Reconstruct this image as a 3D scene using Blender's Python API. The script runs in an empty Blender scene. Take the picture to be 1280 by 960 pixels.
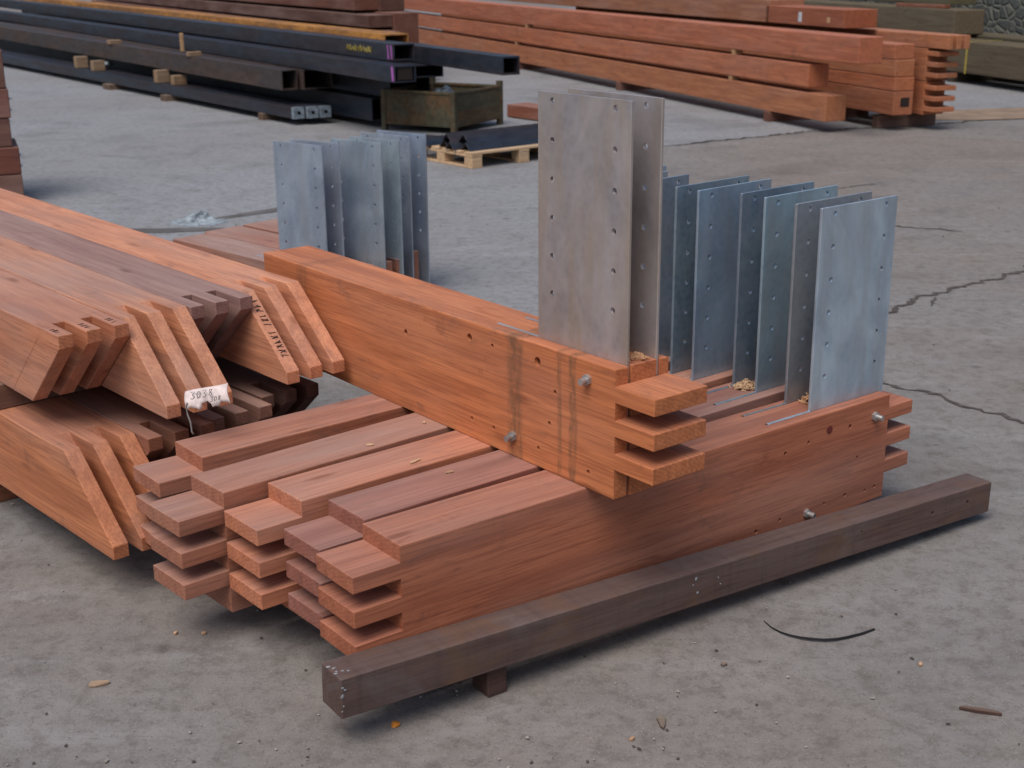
import bpy, bmesh, math, random
from mathutils import Vector, Matrix
R = math.radians
S = bpy.context.scene
COL = S.collection
rnd = random.Random(7)

# ------------------------------------------------------------------ materials
class NT:
    def __init__(s, name):
        m = bpy.data.materials.new(name); m.use_nodes = True
        s.m = m; s.t = m.node_tree; s.n = s.t.nodes; s.l = s.t.links
        s.b = s.n['Principled BSDF']
    def add(s, k, **kw):
        n = s.n.new(k)
        for a, v in kw.items(): setattr(n, a, v)
        return n
    def put(s, sock, v):
        if isinstance(v, bpy.types.NodeSocket): s.l.new(v, sock)
        else: sock.default_value = v
    def math(s, op, a, b=0.0, c=0.0, clamp=False):
        n = s.add('ShaderNodeMath', operation=op); n.use_clamp = clamp
        s.put(n.inputs[0], a); s.put(n.inputs[1], b); s.put(n.inputs[2], c)
        return n.outputs[0]
    def mix(s, f, a, b, mode='MIX'):
        n = s.add('ShaderNodeMix', data_type='RGBA', blend_type=mode)
        s.put(n.inputs[0], f); s.put(n.inputs[6], a); s.put(n.inputs[7], b)
        return n.outputs[2]
    def coord(s, out='Object'):
        return s.add('ShaderNodeTexCoord').outputs[out]
    def mapping(s, v, scale, loc=(0, 0, 0)):
        n = s.add('ShaderNodeMapping'); s.put(n.inputs[0], v)
        n.inputs['Scale'].default_value = scale
        s.put(n.inputs['Location'], loc)
        return n.outputs[0]
    def noise(s, v, scale=1.0, detail=4.0, rough=.55, dist=0.0):
        n = s.add('ShaderNodeTexNoise'); s.put(n.inputs['Vector'], v)
        n.inputs['Scale'].default_value = scale; n.inputs['Detail'].default_value = detail
        n.inputs['Roughness'].default_value = rough; n.inputs['Distortion'].default_value = dist
        return n.outputs['Fac']
    def voro(s, v, scale=1.0, feature='F1'):
        n = s.add('ShaderNodeTexVoronoi', feature=feature); s.put(n.inputs['Vector'], v)
        n.inputs['Scale'].default_value = scale
        return n
    def ramp(s, f, lo, hi):
        n = s.add('ShaderNodeMapRange'); n.interpolation_type = 'SMOOTHSTEP'
        s.put(n.inputs[0], f); n.inputs[1].default_value = lo; n.inputs[2].default_value = hi
        return n.outputs[0]
    def bump(s, h, strength=.3, dist=.01):
        n = s.add('ShaderNodeBump'); s.put(n.inputs['Height'], h)
        n.inputs['Strength'].default_value = strength; n.inputs['Distance'].default_value = dist
        s.l.new(n.outputs[0], s.b.inputs['Normal'])
    def out(s, col, rough=.7, metal=0.0, spec=None):
        s.put(s.b.inputs['Base Color'], col); s.put(s.b.inputs['Roughness'], rough); s.put(s.b.inputs['Metallic'], metal)
        if spec is not None: s.b.inputs['Specular IOR Level'].default_value = spec
        return s.m
def C4(r, g, b): return (r, g, b, 1.0)

def wood_mat(name, weather=C4(.40, .275, .235), bands=(), rough=.72, fine=1.0, saw=False):
    """Hardwood: Object Info colour is the timber's own hue, its alpha how far the faces have greyed."""
    t = NT(name)
    oi = t.add('ShaderNodeObjectInfo')
    co = t.coord()
    sv = t.add('ShaderNodeVectorMath', operation='SCALE'); t.l.new(oi.outputs['Location'], sv.inputs[0]); sv.inputs[3].default_value = 13.7
    v = t.mapping(co, (1, 1, 1), sv.outputs[0])
    g1 = t.noise(t.mapping(v, (1.6, 26, 26)), 1.0, 6, .62, .5)
    g2 = t.noise(t.mapping(v, (5, 170 * fine, 170 * fine)), 1.0, 3, .6, .2)
    bl = t.noise(t.mapping(v, (1.3, 5, 5)), 1.0, 3, .55)
    fk = t.noise(t.mapping(v, (9, 85, 85)), 1.0, 3, .7)
    base = oi.outputs['Color']
    dark = t.mix(1.0, base, C4(.76, .69, .67), 'MULTIPLY')
    light = t.mix(1.0, base, C4(1.12, 1.12, 1.1), 'MULTIPLY')
    c = t.mix(t.ramp(g1, .32, .68), dark, light)
    c = t.mix(t.math('MULTIPLY', t.ramp(g2, .48, .62), .6), c, t.mix(1.0, base, C4(.58, .5, .48), 'MULTIPLY'))
    g3 = t.noise(t.mapping(v, (3.2, 95, 95), (5, 1, 2)), 1.0, 5, .72, .35)
    c = t.mix(t.math('MULTIPLY', t.ramp(g3, .54, .64), .34), c, t.mix(1.0, base, C4(1.35, 1.32, 1.25), 'MULTIPLY'))
    sm = t.noise(t.mapping(v, (6, 9, 9), (3, 8, 1)), 1.0, 6, .72, .8)
    c = t.mix(t.math('MULTIPLY', t.ramp(sm, .56, .68), .30), c, C4(.075, .055, .048))
    c = t.mix(t.math('MULTIPLY', t.ramp(fk, .62, .78), .45), c, t.mix(1.0, base, C4(.30, .24, .24), 'MULTIPLY'))
    # greyed, dusty skin in large patches; upward faces get more, for settled dust and painted-in sky light
    nz = t.add('ShaderNodeSeparateXYZ'); t.l.new(t.coord('Normal'), nz.inputs[0])
    up = t.ramp(nz.outputs[2], .5, .95)
    wv = t.math('ADD', t.math('MULTIPLY', t.ramp(bl, .34, .74), .62), t.math('MULTIPLY', up, .42))
    wv = t.math('MULTIPLY', wv, oi.outputs['Alpha'], clamp=True)
    c = t.mix(wv, c, t.mix(t.ramp(g1, .3, .7), t.mix(1.0, weather, C4(.78, .77, .79), 'MULTIPLY'), weather))
    # knots and dark flecks drawn out along the grain
    kn = t.voro(t.mapping(v, (2.2, 8, 8)), 1.0)
    kf = t.math('SUBTRACT', 1.0, t.ramp(t.math('ADD', kn.outputs['Distance'], t.math('MULTIPLY', t.math('SUBTRACT', g1, .5), .12)), .03, .13))
    c = t.mix(t.math('MULTIPLY', kf, .55), c, t.mix(1.0, base, C4(.32, .25, .24), 'MULTIPLY'))
    sc_ = t.noise(t.mapping(v, (3, 11, 11)), 1.0, 5, .75, 1.2)
    c = t.mix(t.math('MULTIPLY', t.ramp(sc_, .60, .70), .38), c, t.mix(1.0, base, C4(.46, .38, .36), 'MULTIPLY'))
    # end grain
    ex = t.ramp(t.math('ABSOLUTE', nz.outputs[0]), .6, .85)
    wv_ = t.add('ShaderNodeTexWave', wave_type='RINGS', rings_direction='X'); t.put(wv_.inputs['Vector'], t.mapping(co, (1, 1, 1), (0, .13, .21)))
    wv_.inputs['Scale'].default_value = 34; wv_.inputs['Distortion'].default_value = 3.5; wv_.inputs['Detail'].default_value = 3; wv_.inputs['Detail Scale'].default_value = 2.2
    eg = t.math('ADD', t.math('MULTIPLY', wv_.outputs['Fac'], .12), t.math('MULTIPLY', t.noise(t.mapping(v, (30, 75, 48)), 1.0, 4, .7, 1.0), .88))
    ec = t.mix(t.ramp(eg, .35, .65), t.mix(1.0, base, C4(.55, .47, .44), 'MULTIPLY'), t.mix(1.0, base, C4(1.02, 1.0, .95), 'MULTIPLY'))
    c = t.mix(t.math('MULTIPLY', ex, .55), c, ec)
    if saw:
        sm_ = t.noise(t.mapping(co, (38, 3, 2.0)), 1.0, 4, .7, .3)
        c = t.mix(t.math('MULTIPLY', t.ramp(sm_, .45, .75), .28), c, t.mix(1.0, base, C4(.35, .33, .36), 'MULTIPLY'))
        pa = t.noise(t.mapping(co, (6, 9, 9)), 1.0, 5, .65, .6)
        c = t.mix(t.math('MULTIPLY', t.ramp(pa, .50, .70), .55), c, C4(.14, .075, .042))
        pb = t.noise(t.mapping(co, (5, 7, 7), (4, 2, 9)), 1.0, 5, .65, .6)
        c = t.mix(t.math('MULTIPLY', t.ramp(pb, .50, .72), .42), c, C4(.15, .13, .13))
    if bands:                                           # stains left by straps and drilling across the face
        sp = t.add('ShaderNodeSeparateXYZ'); t.l.new(co, sp.inputs[0])
        wob = t.noise(t.mapping(co, (9, 9, 5)), 1.0, 3)
        brk = t.noise(t.mapping(co, (70, 40, 26)), 1.0, 5, .8)
        for x0, hw, st in bands:
            d = t.math('ABSOLUTE', t.math('SUBTRACT', t.math('ADD', sp.outputs[0], t.math('MULTIPLY', t.math('SUBTRACT', wob, .5), .03)), x0))
            f = t.math('SUBTRACT', 1.0, t.ramp(d, hw * .55, hw * 1.15))
            f = t.math('MULTIPLY', f, t.math('MULTIPLY', t.ramp(brk, .30, .62), st))
            c = t.mix(f, c, C4(.13, .075, .042))
    t.bump(t.math('ADD', t.math('MULTIPLY', g2, .6), g1), .22, .004)
    return t.out(c, t.math('ADD', t.math('MULTIPLY', g1, .2), rough - .1), 0, .35)

def galv_mat(name, tint, stain_reflection, amount):
    t = NT(name); co = t.coord(); oi = t.add('ShaderNodeObjectInfo')
    off = t.math('MULTIPLY', oi.outputs['Random'], 19.0)
    cx = t.add('ShaderNodeCombineXYZ')
    for k in range(3): t.put(cx.inputs[k], off)
    v = t.mapping(co, (1, 1, 1), cx.outputs[0])
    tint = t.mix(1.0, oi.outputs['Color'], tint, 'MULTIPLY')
    big = t.noise(t.mapping(v, (7, 7, 4)), 1.0, 5, .6, .8)
    run = t.noise(t.mapping(v, (16, 16, 2.2)), 1.0, 4, .6)
    sp = t.voro(v, 55).outputs['Distance']
    c = t.mix(t.ramp(big, .3, .7), t.mix(1.0, tint, C4(.66, .69, .74), 'MULTIPLY'), tint)
    c = t.mix(t.math('MULTIPLY', t.ramp(sp, .1, .8), .12), c, C4(.7, .72, .75))
    c = t.mix(t.math('MULTIPLY', t.ramp(run, .38, .7), amount), c, stain_reflection)
    t.bump(big, .05, .004)
    rg = t.math('ADD', t.math('MULTIPLY', big, .22), .30)
    return t.out(c, rg, .58, .5)

def steel_mat(name, col, rust, amount, rough=.5, metal=.25, topbias=0.0):
    t = NT(name); co = t.coord(); oi = t.add('ShaderNodeObjectInfo')
    off = t.math('MULTIPLY', oi.outputs['Random'], 23.0)
    cx = t.add('ShaderNodeCombineXYZ')
    for k in range(3): t.put(cx.inputs[k], off)
    v = t.mapping(co, (1, 1, 1), cx.outputs[0])
    n1 = t.noise(t.mapping(v, (.9, 7, 7)), 1.0, 5, .62, .4)
    n2 = t.noise(t.mapping(v, (6, 22, 22)), 1.0, 4, .65)
    c = t.mix(t.ramp(n2, .3, .7), t.mix(1.0, col, C4(.6, .6, .62), 'MULTIPLY'), col)
    f = t.math('MULTIPLY', t.ramp(n1, .36, .66), amount)
    if topbias:
        nz = t.add('ShaderNodeSeparateXYZ'); t.l.new(t.coord('Normal'), nz.inputs[0])
        f = t.math('ADD', f, t.math('MULTIPLY', t.ramp(nz.outputs[2], .5, .9), topbias), clamp=True)
    c = t.mix(f, c, t.mix(t.ramp(n2, .3, .7), t.mix(1.0, rust, C4(.55, .5, .5), 'MULTIPLY'), rust))
    t.bump(n2, .12, .004)
    return t.out(c, t.math('ADD', t.math('MULTIPLY', f, .3), rough), metal, .4)

def plain_mat(name, col, rough=.7, metal=0.0, vary=.35, scale=12):
    t = NT(name); n = t.noise(t.coord(), scale, 4, .6)
    c = t.mix(t.ramp(n, .3, .7), tuple(x * (1 - vary) for x in col[:3]) + (1,), col)
    t.bump(n, .1, .004)
    return t.out(c, rough, metal)

def concrete_mat(name, base, warm, seed, damp=.5):
    t = NT(name); co = t.mapping(t.coord(), (1, 1, 1), (seed, seed * 1.7, 0))
    big = t.noise(co, .35, 5, .6, .6)
    mid = t.noise(co, 2.2, 6, .65, .3)
    fine = t.noise(co, 20, 8, .78)
    grit = t.noise(co, 140, 3, .8)
    strk = t.noise(t.mapping(co, (.8, 2.6, 1)), 1.0, 6, .62, 1.6)
    c = t.mix(t.ramp(big, .32, .68), base, warm)
    c = t.mix(t.math('MULTIPLY', t.ramp(mid, .45, .75), .5), c, tuple(x * .55 for x in base[:3]) + (1,))
    c = t.mix(t.math('MULTIPLY', t.ramp(strk, .50, .74), damp), c, tuple(x * 1.35 for x in base[:3]) + (1,))
    c = t.mix(t.math('MULTIPLY', t.ramp(fine, .44, .66), .62), c, tuple(x * .50 for x in warm[:3]) + (1,))
    c = t.mix(t.math('MULTIPLY', t.ramp(grit, .56, .76), .55), c, tuple(x * 1.6 for x in warm[:3]) + (1,))
    c = t.mix(t.math('MULTIPLY', t.ramp(grit, .42, .28), .5), c, tuple(x * .4 for x in warm[:3]) + (1,))
    sp = t.voro(co, 3.1).outputs['Distance']
    c = t.mix(t.math('MULTIPLY', t.math('SUBTRACT', 1.0, t.ramp(sp, .02, .10)), .5), c, C4(.06, .05, .047))
    ag = t.voro(co, 150)
    agc = t.add('ShaderNodeSeparateColor'); t.l.new(ag.outputs['Color'], agc.inputs[0])
    c = t.mix(t.math('MULTIPLY', t.math('MULTIPLY', t.ramp(agc.outputs[0], .80, .86), t.math('SUBTRACT', 1.0, t.ramp(ag.outputs['Distance'], .22, .42))), .28), c, C4(.40, .36, .33))
    c = t.mix(t.math('MULTIPLY', t.math('MULTIPLY', t.ramp(agc.outputs[1], .78, .84), t.math('SUBTRACT', 1.0, t.ramp(ag.outputs['Distance'], .25, .45))), .4), c, C4(.07, .06, .055))
    oil = t.noise(co, .85, 6, .68, .9)
    c = t.mix(t.math('MULTIPLY', t.ramp(oil, .54, .68), .36), c, tuple(x * .42 for x in warm[:3]) + (1,))
    oil2 = t.noise(t.mapping(co, (1, 1, 1), (7, 3, 0)), 5.5, 5, .7, .6)
    c = t.mix(t.math('MULTIPLY', t.ramp(oil2, .56, .70), .34), c, tuple(x * .45 for x in warm[:3]) + (1,))
    t.bump(t.math('ADD', t.math('ADD', t.math('MULTIPLY', mid, 1.6), t.math('MULTIPLY', fine, .35)), t.math('MULTIPLY', grit, .2)), .4, .02)
    return t.out(c, .88, 0, .3)

def stone_mat():
    t = NT('rubble_stone'); co = t.coord()
    w = t.add('ShaderNodeVectorMath', operation='ADD'); t.l.new(t.mapping(co, (5.5, 5.5, 7.5)), w.inputs[0])
    nn = t.add('ShaderNodeTexNoise'); t.l.new(co, nn.inputs['Vector']); nn.inputs['Scale'].default_value = 3
    vm = t.add('ShaderNodeVectorMath', operation='SCALE'); t.l.new(nn.outputs['Color'], vm.inputs[0]); vm.inputs[3].default_value = .4
    t.l.new(vm.outputs[0], w.inputs[1])
    e = t.voro(w.outputs[0], 1.0, 'DISTANCE_TO_EDGE').outputs['Distance']
    cell = t.voro(w.outputs[0], 1.0)
    sep = t.add('ShaderNodeSeparateColor'); t.l.new(cell.outputs['Color'], sep.inputs[0])
    n = t.noise(co, 9, 5, .65)
    st = t.mix(sep.outputs[0], C4(.035, .045, .06), C4(.15, .15, .13))
    st = t.mix(t.math('MULTIPLY', n, .5), st, C4(.13, .14, .11))
    c = t.mix(t.ramp(e, .03, .13), C4(.17, .175, .145), st)
    t.bump(t.math('ADD', t.ramp(e, .0, .16), t.math('MULTIPLY', n, .4)), .8, .05)
    return t.out(c, .9)

W = wood_mat('planed_hardwood')
WB = wood_mat('stained_hardwood', bands=((-.345, .032, .66), (-.185, .008, .55), (-.140, .014, .65), (-1.33, .03, .35)))
WD = wood_mat('dark_weathered_timber', weather=C4(.15, .108, .10), rough=.66, saw=True)
WG = wood_mat('mossy_old_timber', weather=C4(.135, .115, .072))
GALV = galv_mat('galvanised_steel', C4(.46, .57, .65), C4(.36, .36, .37), .42)
GALV_TAN = galv_mat('tan_reflection_galvanised_steel', C4(.52, .47, .46), C4(.44, .34, .24), .6)  # reflection of brown surroundings put into the tan tint and streaks
MILL = steel_mat('blue_black_mill_steel', C4(.030, .042, .062), C4(.07, .035, .02), .45, .42, .3)
BROWNST = steel_mat('brown_mill_steel', C4(.060, .048, .045), C4(.10, .06, .04), .6, .5, .2)
RUST = steel_mat('rusty_steel', C4(.30, .14, .05), C4(.56, .26, .06), .95, .7, .05)
RUSTGREEN = steel_mat('rusty_green_steel', C4(.085, .082, .050), C4(.15, .085, .040), .8, .7, .05)
ZINC = plain_mat('zinc_bolt', C4(.5, .5, .5), .45, .7)
DARKHOLE = plain_mat('dark_hole', C4(.02, .012, .009), .9)
SOFT = wood_mat('pale_softwood', weather=C4(.36, .30, .22))
PAPER = plain_mat('tag_paper', C4(.78, .66, .63), .8, 0, .25, 60)
INK = plain_mat('black_marker', C4(.02, .02, .025), .6)
CREAM = plain_mat('pale_sawdust', C4(.62, .36, .20), .95, 0, .3, 90)
PURPLE = plain_mat('purple_paint', C4(.44, .12, .46), .6)
YELLOW = plain_mat('yellow_paint', C4(.45, .36, .06), .6)
WHITEPAINT = plain_mat('white_paint', C4(.62, .66, .70), .6)
DARKGRIT = plain_mat('dark_grit', C4(.11, .095, .085), .9, 0, .5, 60)
OLDGRIT = plain_mat('pale_grit', C4(.40, .36, .32), .9, 0, .5, 60)
OLDPAINT = plain_mat('old_pale_paint', C4(.36, .38, .41), .7, 0, .5, 200)
TUBEEND = plain_mat('pale_tube_end', C4(.30, .36, .42), .5, .2, .6, 22)
BLUEPL = plain_mat('blue_plastic_sheet', C4(.34, .40, .44), .55, 0, .6, 30)
BLACK = plain_mat('black_strap', C4(.018, .018, .02), .5)
ORANGEM = plain_mat('orange_lump', C4(.55, .20, .02), .6)
REDM = plain_mat('red_paint_mark', C4(.16, .025, .018), .7)
GREYPL = plain_mat('grey_string', C4(.28, .27, .26), .7)
CONC = concrete_mat('worn_concrete', C4(.222, .220, .220), C4(.222, .193, .172), 3.1)
CONC2 = concrete_mat('pale_concrete', C4(.270, .284, .300), C4(.245, .243, .246), 11.7, .3)
SEAM = plain_mat('dirt_in_crack', C4(.105, .088, .078), .95, 0, .6, 40)
STAIN = plain_mat('damp_dirt', C4(.13, .12, .115), .85, 0, .4, 8)
DUST = plain_mat('sawdust_film', C4(.30, .22, .16), .95, 0, .35, 5)

# ------------------------------------------------------------------ mesh helpers
def new_bm():
    bm = bmesh.new(); bm.edges.layers.float.new('bevel_weight_edge'); return bm
def wl(bm): return bm.edges.layers.float['bevel_weight_edge']
def prism(bm, outline, z0, z1, axis='Z', skip=None, noround=None):
    """Extrude a closed 2-D outline. axis Z: outline is XY; axis Y: outline is XZ. skip(a,b) leaves a side face out (butt joint)."""
    f = (lambda p, h: (p[0], p[1], h)) if axis == 'Z' else (lambda p, h: (p[0], h, p[1]))
    lo = [bm.verts.new(f(p, z0)) for p in outline]; hi = [bm.verts.new(f(p, z1)) for p in outline]
    n = len(outline)
    fs = [bm.faces.new(lo[::-1]), bm.faces.new(hi)]
    for i in range(n):
        j = (i + 1) % n
        if skip and skip(outline[i], outline[j]): continue
        fs.append(bm.faces.new((lo[i], lo[j], hi[j], hi[i])))
    lay = wl(bm)
    es = {e for fc in fs for e in fc.edges}
    for e in es:
        if len(e.link_faces) < 2: continue
        if noround and noround(e): continue
        e[lay] = 1.0
    bmesh.ops.recalc_face_normals(bm, faces=fs)
    return fs
def box(bm, x0, x1, y0, y1, z0, z1, **k):
    return prism(bm, [(x0, y0), (x1, y0), (x1, y1), (x0, y1)], z0, z1, 'Z', **k)
def link(name, bm, mat, parent=None, bevel=.003, seg=2, color=None, smooth=False):
    me = bpy.data.meshes.new(name); bm.normal_update(); bm.to_mesh(me); bm.free()
    me.materials.append(mat)
    o = bpy.data.objects.new(name, me); COL.objects.link(o)
    if parent: o.parent = parent
    if bevel:
        m = o.modifiers.new('round', 'BEVEL'); m.width = bevel; m.segments = seg; m.limit_method = 'WEIGHT'
    if color: o.color = color
    if smooth:
        for p in me.polygons: p.use_smooth = True
    return o
def tag(o, label, cat, group=None, kind=None):
    o['label'] = label; o['category'] = cat
    if group: o['group'] = group
    if kind: o['kind'] = kind
    return o
def thing(name, label, cat, loc, rz=0.0, group=None):
    o = bpy.data.objects.new(name, None); COL.objects.link(o)
    o.empty_display_size = .1
    o.location = loc; o.rotation_euler = (0, 0, R(rz))
    return tag(o, label, cat, group)
def struct(name, bm, mat):
    o = link(name, bm, mat, bevel=0); o['kind'] = 'structure'; return o
def copy_tree(o, parent=None):
    c = o.copy(); COL.objects.link(c)
    if parent: c.parent = parent
    for ch in list(o.children): copy_tree(ch, c)
    return c
def tint(o, col):
    if o.type == 'MESH': o.color = col
    for ch in o.children: tint(ch, col)
def cyl(bm, p, axis, r, length, n=12):
    q = Vector(axis).to_track_quat('Z', 'Y').to_matrix().to_4x4()
    m = Matrix.Translation(Vector(p)) @ q @ Matrix.Translation((0, 0, length / 2))
    bmesh.ops.create_cone(bm, cap_ends=True, segments=n, radius1=r, radius2=r, depth=length, matrix=m)
def drill(o, holes, axis, r, n=12):
    """Cut round holes (each a start point) through an object's mesh."""
    bm = bmesh.new()
    for h in holes: cyl(bm, h[:3], axis, h[4] if len(h) > 4 else r, h[3], n)
    me = bpy.data.meshes.new('cut'); bm.to_mesh(me); bm.free()
    co = bpy.data.objects.new('cut', me); COL.objects.link(co)
    mods = [(m.width, m.segments) for m in o.modifiers]
    o.modifiers.clear()
    b = o.modifiers.new('b', 'BOOLEAN'); b.operation = 'DIFFERENCE'; b.solver = 'EXACT'; b.object = co
    sp, sr = o.parent, o.matrix_basis.copy(); o.parent = None; o.matrix_basis = Matrix()
    dg = bpy.context.evaluated_depsgraph_get(); dg.update()
    nm = bpy.data.meshes.new_from_object(o.evaluated_get(dg))
    o.modifiers.clear(); o.data = nm; o.parent = sp; o.matrix_basis = sr
    bpy.data.objects.remove(co); bpy.data.meshes.remove(me)
    for w_, s_ in mods:
        m = o.modifiers.new('round', 'BEVEL'); m.width = w_; m.segments = s_; m.limit_method = 'WEIGHT'
def tube(bm, pts, r, n=6):
    rings = []
    for i, p in enumerate(pts):
        d = Vector(pts[min(i + 1, len(pts) - 1)]) - Vector(pts[max(i - 1, 0)])
        q = d.to_track_quat('Z', 'Y')
        rings.append([bm.verts.new(Vector(p) + q @ Vector((r * math.cos(a), r * math.sin(a), 0))) for a in [2 * math.pi * k / n for k in range(n)]])
    for a, b in zip(rings, rings[1:]):
        for k in range(n): bm.faces.new((a[k], a[(k + 1) % n], b[(k + 1) % n], b[k]))
    bm.faces.new(rings[0][::-1]); bm.faces.new(rings[-1])
def E2(a): return Vector((math.cos(R(a)), math.sin(R(a)), 0))

# ------------------------------------------------------------------ ground
bm = new_bm(); bmesh.ops.create_grid(bm, x_segments=2, y_segments=2, size=120); struct('ground', bm, CONC).location = (0, 40, 0)
def sheet(name, pts, z, mat):
    bm = new_bm(); bm.faces.new([bm.verts.new((x, y, z)) for x, y in pts])
    return struct(name, bm, mat)
sheet('concrete_slab', [(-16, 3.6), (-2.6, 4.3), (-.7, 4.9), (.30, 5.6), (.35, 10.4), (1.262, 11.063), (2.07, 11.562), (2.854, 11.998), (3.895, 12.393), (9, 14.6), (14, 40), (-30, 40)], .004, CONC2)
def ribbon(name, pts, w, z, mat, jag=.5, seed=1, taper=True):
    r = random.Random(seed); P = []
    for (x0, y0), (x1, y1) in zip(pts, pts[1:]):
        n = max(2, int(math.hypot(x1 - x0, y1 - y0) / .022))
        P += [(x0 + (x1 - x0) * k / n, y0 + (y1 - y0) * k / n) for k in range(n)]
    P.append(pts[-1])
    bm = new_bm(); L = []; Q = []
    wob = 0
    for i, p in enumerate(P):
        a = P[max(0, i - 1)]; b = P[min(len(P) - 1, i + 1)]
        d = Vector((b[0] - a[0], b[1] - a[1])).normalized(); n = Vector((-d.y, d.x))
        wob = wob * .86 + r.uniform(-1, 1) * w * jag * 1.1
        tp = min(1, (min(i, len(P) - 1 - i) + .4) / 4) if taper else 1
        h1 = w * .5 * r.uniform(1 - jag, 1 + jag) * tp; h2 = w * .5 * r.uniform(1 - jag, 1 + jag) * tp
        c = Vector(p) + n * wob
        L.append(bm.verts.new((*(c + n * h1), z))); Q.append(bm.verts.new((*(c - n * h2), z)))
    for i in range(len(P) - 1): bm.faces.new((L[i], Q[i], Q[i + 1], L[i + 1]))
    return struct(name, bm, mat)
ribbon('ground_crack', [(1.50, 5.62), (1.668, 5.755), (1.85, 5.892), (2.106, 6.126), (2.56, 6.546), (3.3, 7.25)], .024, .003, SEAM, .8, 3)
ribbon('ground_crack', [(1.955, 5.97), (1.90, 5.86), (1.86, 5.80)], .015, .0032, SEAM, .6, 4)
ribbon('ground_crack', [(1.30, 4.76), (1.365, 4.685), (1.486, 4.55), (1.61, 4.405), (1.72, 4.252), (2.0, 3.9)], .018, .003, SEAM, .8, 5)
ribbon('ground_crack', [(1.30, 7.9), (2.0, 7.75), (2.55, 7.45)], .02, .003, SEAM, .8, 6)
ribbon('ground_crack', [(1.9, 8.7), (2.5, 9.15)], .016, .003, SEAM, .8, 8)
ribbon('slab_joint', [(1.262, 11.063), (2.07, 11.562), (2.854, 11.998), (3.895, 12.393), (6, 13.3)], .022, .008, SEAM, .8, 7)
def blob(name, c, rx, ry, rot, z, mat, seed, k=.25):
    r = random.Random(seed); bm = new_bm(); n = 30
    ph = [r.uniform(0, 6.28) for _ in range(4)]
    vs = []
    for i in range(n):
        a = 2 * math.pi * i / n
        q = 1 + k * (math.sin(2 * a + ph[0]) * .5 + math.sin(3 * a + ph[1]) * .4 + math.sin(7 * a + ph[2]) * .25) + r.uniform(-.06, .06)
        x, y = rx * q * math.cos(a), ry * q * math.sin(a)
        vs.append(bm.verts.new((c[0] + x * math.cos(rot) - y * math.sin(rot), c[1] + x * math.sin(rot) + y * math.cos(rot), z)))
    bm.faces.new(vs); return struct(name, bm, mat)
blob('damp_stain', (-2.02, 7.68), .42, .06, .0, .007, STAIN, 2)
blob('damp_stain', (-1.55, 8.22), .40, .05, .75, .007, STAIN, 5)
blob('damp_stain', (-.35, 11.0), 1.1, .55, .2, .007, STAIN, 9)
blob('sawdust_drift', (5.0, 13.2), 1.6, .45, .25, .009, DUST, 4)

# ------------------------------------------------------------------ tenoned posts in front
PH, PW, PL = .30, .147, 1.578
FZ = [(.2245, .2625), (.1475, .1855), (.0705, .1085)]       # heights of the three tenon fingers
KERF = [(.034, .045), (.116, .127)]                          # saw slots the flitch plates stand in
def comb(x0, x1, w, kerf, xk):
    pts = [(x0, 0), (x1, 0)]
    for a, b in kerf: pts += [(x1, a), (xk, a), (xk, b), (x1, b)]
    return pts + [(x1, w), (x0, w)]
def seam_edges(*xs):
    def f(e):
        a, b = e.verts
        return any(abs(a.co.x - x) < 1e-5 and abs(b.co.x - x) < 1e-5 and abs(a.co.z - b.co.z) > .01 for x in xs)
    return f
def kerf_free(xk, x1, base):
    def f(e):
        a, b = e.verts
        inside = all(-1e-5 < v.co.x - xk + 1e-4 and .02 < v.co.y < PW - .01 for v in (a, b)) and min(a.co.x, b.co.x) >= xk - 1e-4
        return inside or base(e)
    return f
def finger(parent, xa, xb, w, z0, z1, butt, mat, wob=0.0):
    bm = new_bm(); sk = lambda p, q: abs(p[0] - butt) < 1e-6 and abs(q[0] - butt) < 1e-6
    box(bm, xa, xb, 0, w, z0, z1, skip=sk)
    return link('tenon_finger', bm, mat, parent, .002)
def plate_mesh(up=0.0):
    """Flitch plate: a tall drilled blade whose foot runs on in the saw slot. x 0..0.30, z 0 at the post's underside."""
    bm = new_bm()
    prism(bm, [(-.16, .004), (.296, .004), (.296, .835 + up), (-.003, .835 + up), (-.003, .3015), (-.16, .3015)], -.004, .004, 'Y')
    o = link('flitch_plate', bm, GALV, None, .0012, 1)
    hs = [(x, -.02, .30 + up + z, .05) for x in (.047, .249) for z in (.088, .174, .26, .346, .432, .517)]
    drill(o, hs, (0, 1, 0), .0072)
    COL.objects.unlink(o); return o
PLATE, TALL_PLATE = plate_mesh(), plate_mesh(.025)
def put_plate(parent, x, y, mat=None, rz=0.0, dz=0.0, src=None):
    p = (src or PLATE).copy(); COL.objects.link(p); p.parent = parent; p.location = (x, y, dz); p.rotation_euler = (0, 0, R(rz))
    if mat:
        p.material_slots[0].link = 'OBJECT'; p.material_slots[0].material = mat
    return p
def bolt(parent, x, y, z, s=-1, r=.0075, ln=.026):
    bm = new_bm(); cyl(bm, (x, y, z), (0.12, s, -.05), r, ln, 12)
    b = link('bolt', bm, ZINC, parent, 0, smooth=False)
    bm = new_bm(); cyl(bm, (x, y - s * .001, z), (0, s, 0), r * 1.7, .010, 6)
    link('nut', bm, ZINC, b, 0)
def make_post(label, loc, rz, near=True, far=True, w=PW, L=PL, mat=W, group=None, x0=0.0):
    t = thing('timber_post', label, 'timber post', loc, rz, group)
    bm = new_bm(); xk = L - .45
    base = seam_edges(x0 if near else 99, L if far else 99)
    prism(bm, comb(x0, L, w, KERF, xk), 0, PH, 'Z', noround=kerf_free(xk, L, base))
    link('shaft', bm, mat, t)
    for z0, z1 in FZ:
        if near: finger(t, x0 - .115, x0, w, z0, z1, x0, mat)
        if far: finger(t, L, L + .105, w, z0, z1, L, mat)
    return t
AA, BA = 37.24, -51.74
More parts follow.
